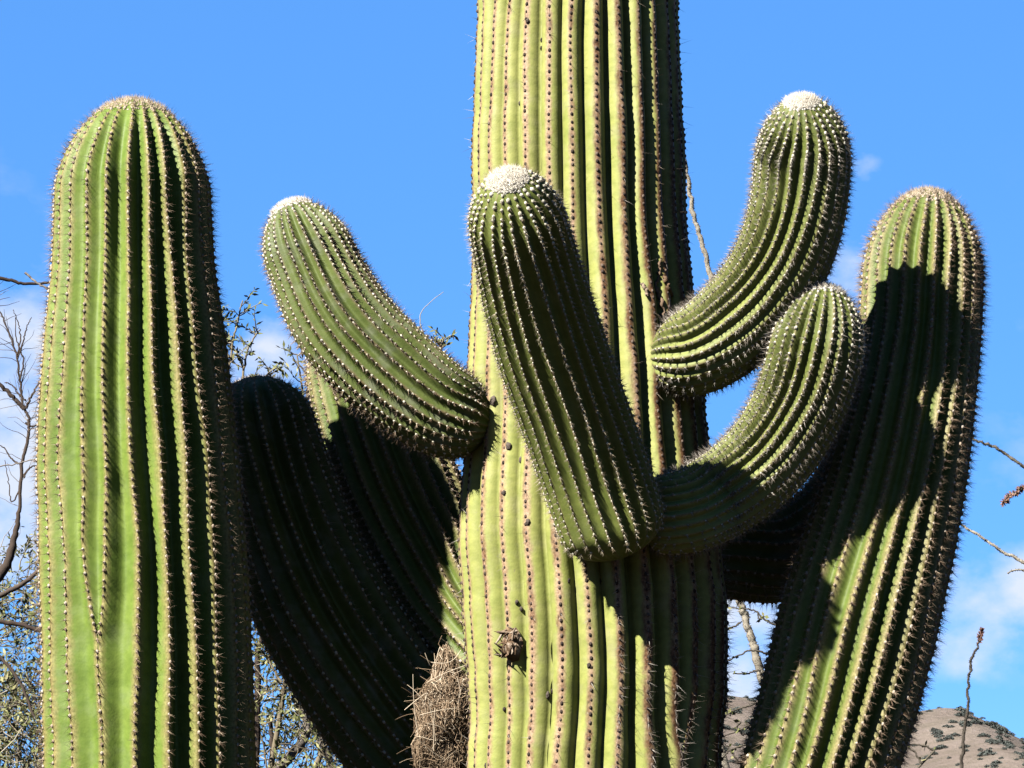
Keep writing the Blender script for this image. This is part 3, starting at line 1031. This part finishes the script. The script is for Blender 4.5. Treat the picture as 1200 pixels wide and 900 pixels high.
# leafless tree at the left
YB = 2.2
bt = empty('bare_tree', (-2.6, YB, 0), 'leafless dark-branched tree against pale cloud beyond the tall left arm', 'tree')
tb = Tubes()
limb_path(tb, [(-320, 2050), (-290, 1500), (-200, 1000), (-90, 790), (-14, 688), (8, 662), (17, 630), (23, 598)], YB, 18, 3.0, rnd=0.35)
tb.build('trunk', BRANCH, bt)
tb = Tubes()
r4 = np.random.default_rng(31)
c1 = limb_path(tb, [(23, 600), (26, 545), (34, 505), (33, 488), (27, 474), (24, 450), (19, 415), (9, 385), (-2, 362), (-14, 330)], YB, 2.9, 0.9, rnd=0.4)
limb_path(tb, [(29, 480), (15, 465), (0, 451), (-30, 430), (-80, 400)], YB, 3.8, 2.0, rnd=0.25)
limb_path(tb, [(24, 445), (27, 420), (20, 400), (18, 372)], YB, 1.6, .6, rnd=0.4)
limb_path(tb, [(21, 420), (28, 398), (31, 385), (37, 372)], YB, 1.5, .6, rnd=0.4)
limb_path(tb, [(20, 415), (24, 390), (20, 375), (15, 362)], YB, 1.3, .5, rnd=0.4)
limb_path(tb, [(30, 470), (22, 462), (10, 449), (5, 448)], YB, 1.6, .6, rnd=0.4)
limb_path(tb, [(31, 478), (38, 462), (46, 448), (58, 430)], YB, 2.2, .8, rnd=0.3)
limb_path(tb, [(30, 495), (40, 500), (50, 490)], YB, 1.8, .8, rnd=0.3)
limb_path(tb, [(27, 560), (36, 548), (44, 545)], YB, 2.0, .8, rnd=0.3)
limb_path(tb, [(26, 545), (14, 538), (5, 526), (-5, 520)], YB, 1.6, .6, rnd=0.5)
limb_path(tb, [(25, 570), (14, 588), (10, 565), (6, 540)], YB, 1.3, .5, rnd=0.5)
limb_path(tb, [(-60, 315), (-20, 320), (8, 328), (30, 332), (60, 331), (90, 326)], YB, 3.6, 1.6, rnd=0.12)
limb_path(tb, [(30, 320), (42, 330), (58, 340)], YB - 0.3, 1.8, 1.4, rnd=1.0)
limb_path(tb, [(-30, 548), (10, 545), (44, 537)], YB - 0.3, 1.1, 0.9, rnd=1.0)
limb_path(tb, [(-60, 740), (-8, 702), (30, 682), (64, 646)], YB, 5.0, 3.0, rnd=0.6)
limb_path(tb, [(-60, 735), (0, 729), (28, 733), (64, 748)], YB, 4.0, 3.0, rnd=0.25)
limb_path(tb, [(-40, 740), (0, 770), (20, 795), (40, 840)], YB, 3.0, 2.0, rnd=0.5)
lv = []
for k in range(60):
    j = r4.integers(0, len(c1))
    grow_twig(tb, lv, c1[j], nrm(np.array([r4.normal(0, .6), r4.normal(0, .5), r4.uniform(0.1, 1)])), r4.uniform(0.05, 0.14), 0.0012, r4, 0, 0.0)
tb.build('branches', BRANCH, bt)

# leafy desert shrub behind the arms
YS = 3.0
sh = empty('leafy_shrub', (-1.35, YS, 0), 'twiggy grey-green shrub with small leaves behind the left arms', 'shrub')
tb = Tubes()
r5 = np.random.default_rng(44)
trunkpath = limb_path(tb, [(250, 1900), (255, 1500), (270, 1150), (290, 980), (320, 905)], YS, 34, 9, rnd=0.7)
limb_path(tb, [(320, 905), (345, 880), (358, 862), (361, 848), (352, 830), (344, 805), (340, 775)], YS, 9, 5, rnd=0.85)
limb_path(tb, [(300, 960), (318, 892), (319, 866), (316, 842)], YS, 5, 3.5, rnd=0.3)
limb_path(tb, [(340, 1000), (388, 905), (382, 880), (370, 860), (355, 850)], YS, 8, 4, rnd=0.8)
limb_path(tb, [(270, 1150), (300, 900), (302, 800), (303, 760), (312, 735), (330, 700)], YS, 7, 3, rnd=0.35)
tb.build('trunk', BRANCH, sh)
tb = Tubes()
lv = []


def px_vec(dx, dy):
    return np.array([dx, 0, -dy]) / math.hypot(dx, dy)


for (x0, x1, y0, y1, nn_) in [(-30, 60, 640, 930, 150), (-30, 60, 770, 930, 110), (60, 290, 640, 960, 60), (290, 420, 770, 960, 170), (-30, 420, 900, 1000, 40), (295, 345, 735, 800, 14)]:
    for k in range(nn_):
        a, b_ = r5.uniform(x0, x1), r5.uniform(y0, y1)
        y_ = YS + r5.uniform(-0.5, 0.7)
        p_ = at(a, b_ + 25, y_)[0]
        grow_twig(tb, lv, p_, nrm(np.array([r5.normal(0, .7), r5.normal(0, .5), r5.uniform(0.1, 1.0)])), r5.uniform(0.10, 0.24), 0.0021, r5, 1, 0.9, 0.6)
# sprigs that rise above the shaded arm
for path, ln in (([(262, 560), (266, 460), (272, 405), (280, 370), (284, 352)], 0.09), ([(275, 520), (285, 440), (292, 405), (305, 386)], 0.07), ([(268, 420), (262, 400), (258, 375)], 0.06),
                 ([(290, 520), (300, 460), (312, 440), (318, 434)], 0.06), ([(380, 660), (372, 600), (360, 540), (350, 500), (338, 470), (330, 450)], 0.07),
                 ([(385, 600), (372, 520), (356, 470), (352, 440), (348, 415)], 0.09), ([(372, 530), (360, 500), (345, 470)], 0.08), ([(360, 480), (372, 450), (378, 425)], 0.07),
                 ([(378, 560), (368, 560), (356, 512), (346, 505)], 0.06), ([(395, 640), (385, 590), (374, 560)], 0.05), ([(350, 560), (352, 500), (360, 440), (343, 420)], 0.08),
                 ([(330, 800), (318, 780), (312, 762)], 0.06), ([(520, 440), (500, 400), (492, 372), (520, 342)], 0.0), ([(500, 460), (515, 412), (520, 396)], 0.05)):
    c_ = limb_path(tb, path, YS - 0.4, 2.6 if ln else 1.3, 1.1 if ln else 0.5, rnd=0.55 if ln else 1.0, sides=5)
    if ln == 0:
        continue
    for k in range(9):
        j = r5.integers(len(c_) // 3, len(c_))
        grow_twig(tb, lv, c_[j], nrm(np.array([r5.normal(0, .9), r5.normal(0, .6), r5.uniform(-0.1, 1.0)])), ln * r5.uniform(0.6, 1.2), 0.0022, r5, 0, 0.95, 0.35)
# connect the sprays to the stem below
for k in range(26):
    a = r5.uniform(-20, 420)
    limb_path(tb, [(270 + (a - 270) * 0.1, 1150), (270 + (a - 270) * 0.5, 1030), (a + r5.uniform(-20, 20), 960 + r5.uniform(-15, 15)), (a + r5.uniform(-12, 12), 920), (a, r5.uniform(800, 900))], YS, 3.2, 1.2, rnd=r5.uniform(0.2, 1.0), sides=5)
for a in (265, 372, 500):
    limb_path(tb, [(280, 1100), ((280 + a) / 2, 850), (a, 560)], YS - 0.2, 7, 2.6, rnd=0.4, sides=6)
tb.build('branches', TWIG, sh)
build_leaves('leaves', lv, 0.024, 0.16, sh, r5)
print('leaves', len(lv))

# ocotillos
WAND = rnd_mat('ocotillo_wand', [(0, (0.0124, 0.0106, 0.0089)), (0.5, (0.0353, 0.0318, 0.0247)), (1, (0.0741, 0.0670, 0.0547))], 0.9, 0.1, 0.7)
RED = rnd_mat('ocotillo_flower', [(0, (0.0360, 0.0176, 0.0136)), (1, (0.0760, 0.0464, 0.0368))], 0.8, 0.1)


def wand(parent, path, y, r0, r1, rnd, seed, flower=0.0, thorn=5.0):
    r = np.random.default_rng(seed)
    tb = Tubes()
    pts = np.array([at(a, b_, (q_[0] if q_ else y))[0] for (a, b_, *q_) in path])
    c_ = hermite(pts, 26)
    n_ = len(c_)
    c_ = c_ + np.stack([smooth_noise(np.arange(n_), seed * 9 + k, 5) for k in range(3)], 1) * 0.004
    rad_ = np.linspace(r0, r1, n_) * PX * (1 + 0.14 * smooth_noise(np.arange(n_), seed, 1.7))
    tb.add(c_, rad_, 6, rnd=rnd, wob=0.10)
    for k in range(n_ * 3):
        j = r.integers(0, n_ - 1)
        p_ = c_[j] + (c_[j + 1] - c_[j]) * r.random()
        d_ = nrm(np.cross(c_[j + 1] - c_[j], r.normal(size=3)))
        tb.add([p_, p_ + d_ * (rad_[j] + thorn * PX * r.uniform(0.4, 1))], np.array([0.8, 0.25]) * PX, 3, rnd=rnd)
    o = tb.build('wand', WAND, parent)
    if flower:
        tf = Tubes()
        L_ = np.linalg.norm(np.diff(c_, axis=0), axis=1)[::-1].cumsum()
        for j in range(n_ - 1, 0, -1):
            if L_[n_ - 1 - j] > flower * PX:
                break
            for q_ in range(5):
                d_ = nrm(nrm(c_[j] - c_[j - 1]) * 0.8 + r.normal(0, 0.6, 3))
                tf.add([c_[j], c_[j] + d_ * 0.006, c_[j] + d_ * 0.013], np.array([0.4, 0.9, 0.3]) * PX, 4)
        tf.build('flower_head', RED, o)
    return o


YO = 1.6
oc = empty('ocotillo', (0.95, YO, 0), 'thorny grey ocotillo stem rising between the trunk and the right arms', 'ocotillo')
wand(oc, [(985, 1950), (960, 1300), (905, 830), (884, 764), (874, 728), (866, 700), (862, 670), (860, 640)], YO, 7.5, 4.0, 0.8, 51, thorn=3)
wand(oc, [(985, 1950), (930, 1300), (850, 900), (800, 640), (795, 520), (808, 460), (828, 415), (837, 370), (834, 330), (822, 283), (812, 245), (807, 215), (800, 180), (798, 160)], YO, 7.5, 2.0, 0.8, 52, thorn=2)
tb = Tubes()
r6 = np.random.default_rng(61)
lv = []
for path in ([(915, 735), (898, 727), (885, 716), (868, 713), (850, 712)], [(895, 722), (890, 726), (888, 716)], [(905, 770), (880, 762), (862, 770), (848, 776)], [(868, 730), (858, 735), (848, 738)],
             [(900, 820), (876, 828), (862, 832), (846, 842)], [(900, 845), (878, 850), (862, 858), (848, 862)], [(868, 845), (864, 852), (872, 862)], [(895, 870), (870, 874), (852, 882), (846, 892)],
             [(866, 895), (856, 880), (850, 872)], [(890, 785), (876, 789), (858, 790)], [(1080, 895), (1070, 880), (1062, 874)], [(1095, 880), (1082, 874), (1062, 872)]):
    c_ = limb_path(tb, path, YO - 0.15, 1.7, 0.8, rnd=0.15, sides=5)
    for k in range(7):
        j = r6.integers(0, len(c_))
        lv.append((c_[j], nrm(r6.normal(size=3))))
# carrier stems for the twigs, hidden low behind the arm
limb_path(tb, [(985, 1950), (960, 1300), (930, 950), (915, 735)], YO - 0.15, 4, 1.6, rnd=0.3, sides=5)
limb_path(tb, [(985, 1950), (975, 1300), (1000, 1000), (1095, 880)], YO - 0.15, 4, 1.6, rnd=0.3, sides=5)
for e in ((905, 770), (900, 820), (900, 845), (895, 870), (890, 785)):
    limb_path(tb, [(940, 1050), (922, 900), e], YO - 0.15, 2.5, 1.4, rnd=0.3, sides=5)
tb.build('twigs', WAND, oc)
build_leaves('leaves', lv, 0.016, 0.3, oc, r6)

YR = 1.9
oc2 = empty('ocotillo', (2.75, YR, 0), 'slender thorny ocotillo wands leaning in beyond the tall right arm', 'ocotillo')
RB = at(1800, 1780, YR)[0]
oc2.location = (RB[0], YR, 0)
bpy.context.view_layer.update()
wand(oc2, [(1800, 1780), (1690, 1250), (1500, 850), (1320, 625), (1235, 565), (1200, 546), (1168, 526), (1150, 518), (1128, 510), (1108, 500)], YR, 4.2, 0.87, 0.35, 71, thorn=1.6)
wand(oc2, [(1800, 1780), (1660, 1250), (1480, 900), (1320, 738), (1235, 678), (1200, 660), (1165, 640), (1140, 622), (1118, 612), (1095, 600)], YR + 0.1, 4.2, 1.12, 0.95, 72, thorn=1.8)
wand(oc2, [(1800, 1780), (1640, 1150), (1430, 720), (1290, 590), (1230, 568), (1205, 570), (1190, 577), (1176, 590)], YR - 0.1, 3.5999999999999996, 1.24, 0.6, 73, flower=70, thorn=1.5)
wand(oc2, [(1800, 1780), (1630, 1250), (1400, 850), (1260, 690), (1220, 670), (1200, 668), (1180, 670)], YR - 0.2, 3.5999999999999996, 0.81, 0.9, 74, thorn=1.4)
oc3 = empty('ocotillo', (1.6, 2.4, 0), 'single upright ocotillo wand with a reddish tip in front of the distant hill', 'ocotillo')
RB = at(1100, 1720, 2.4)[0]
oc3.location = (RB[0], 2.4, 0)
bpy.context.view_layer.update()
wand(oc3, [(1100, 1720), (1112, 1300), (1122, 1000), (1127, 900), (1130, 860), (1134, 820), (1136, 792), (1139, 775), (1146, 756), (1151, 738)], 2.4, 3.4, 1.2, 0.05, 81, flower=22, thorn=1.8)
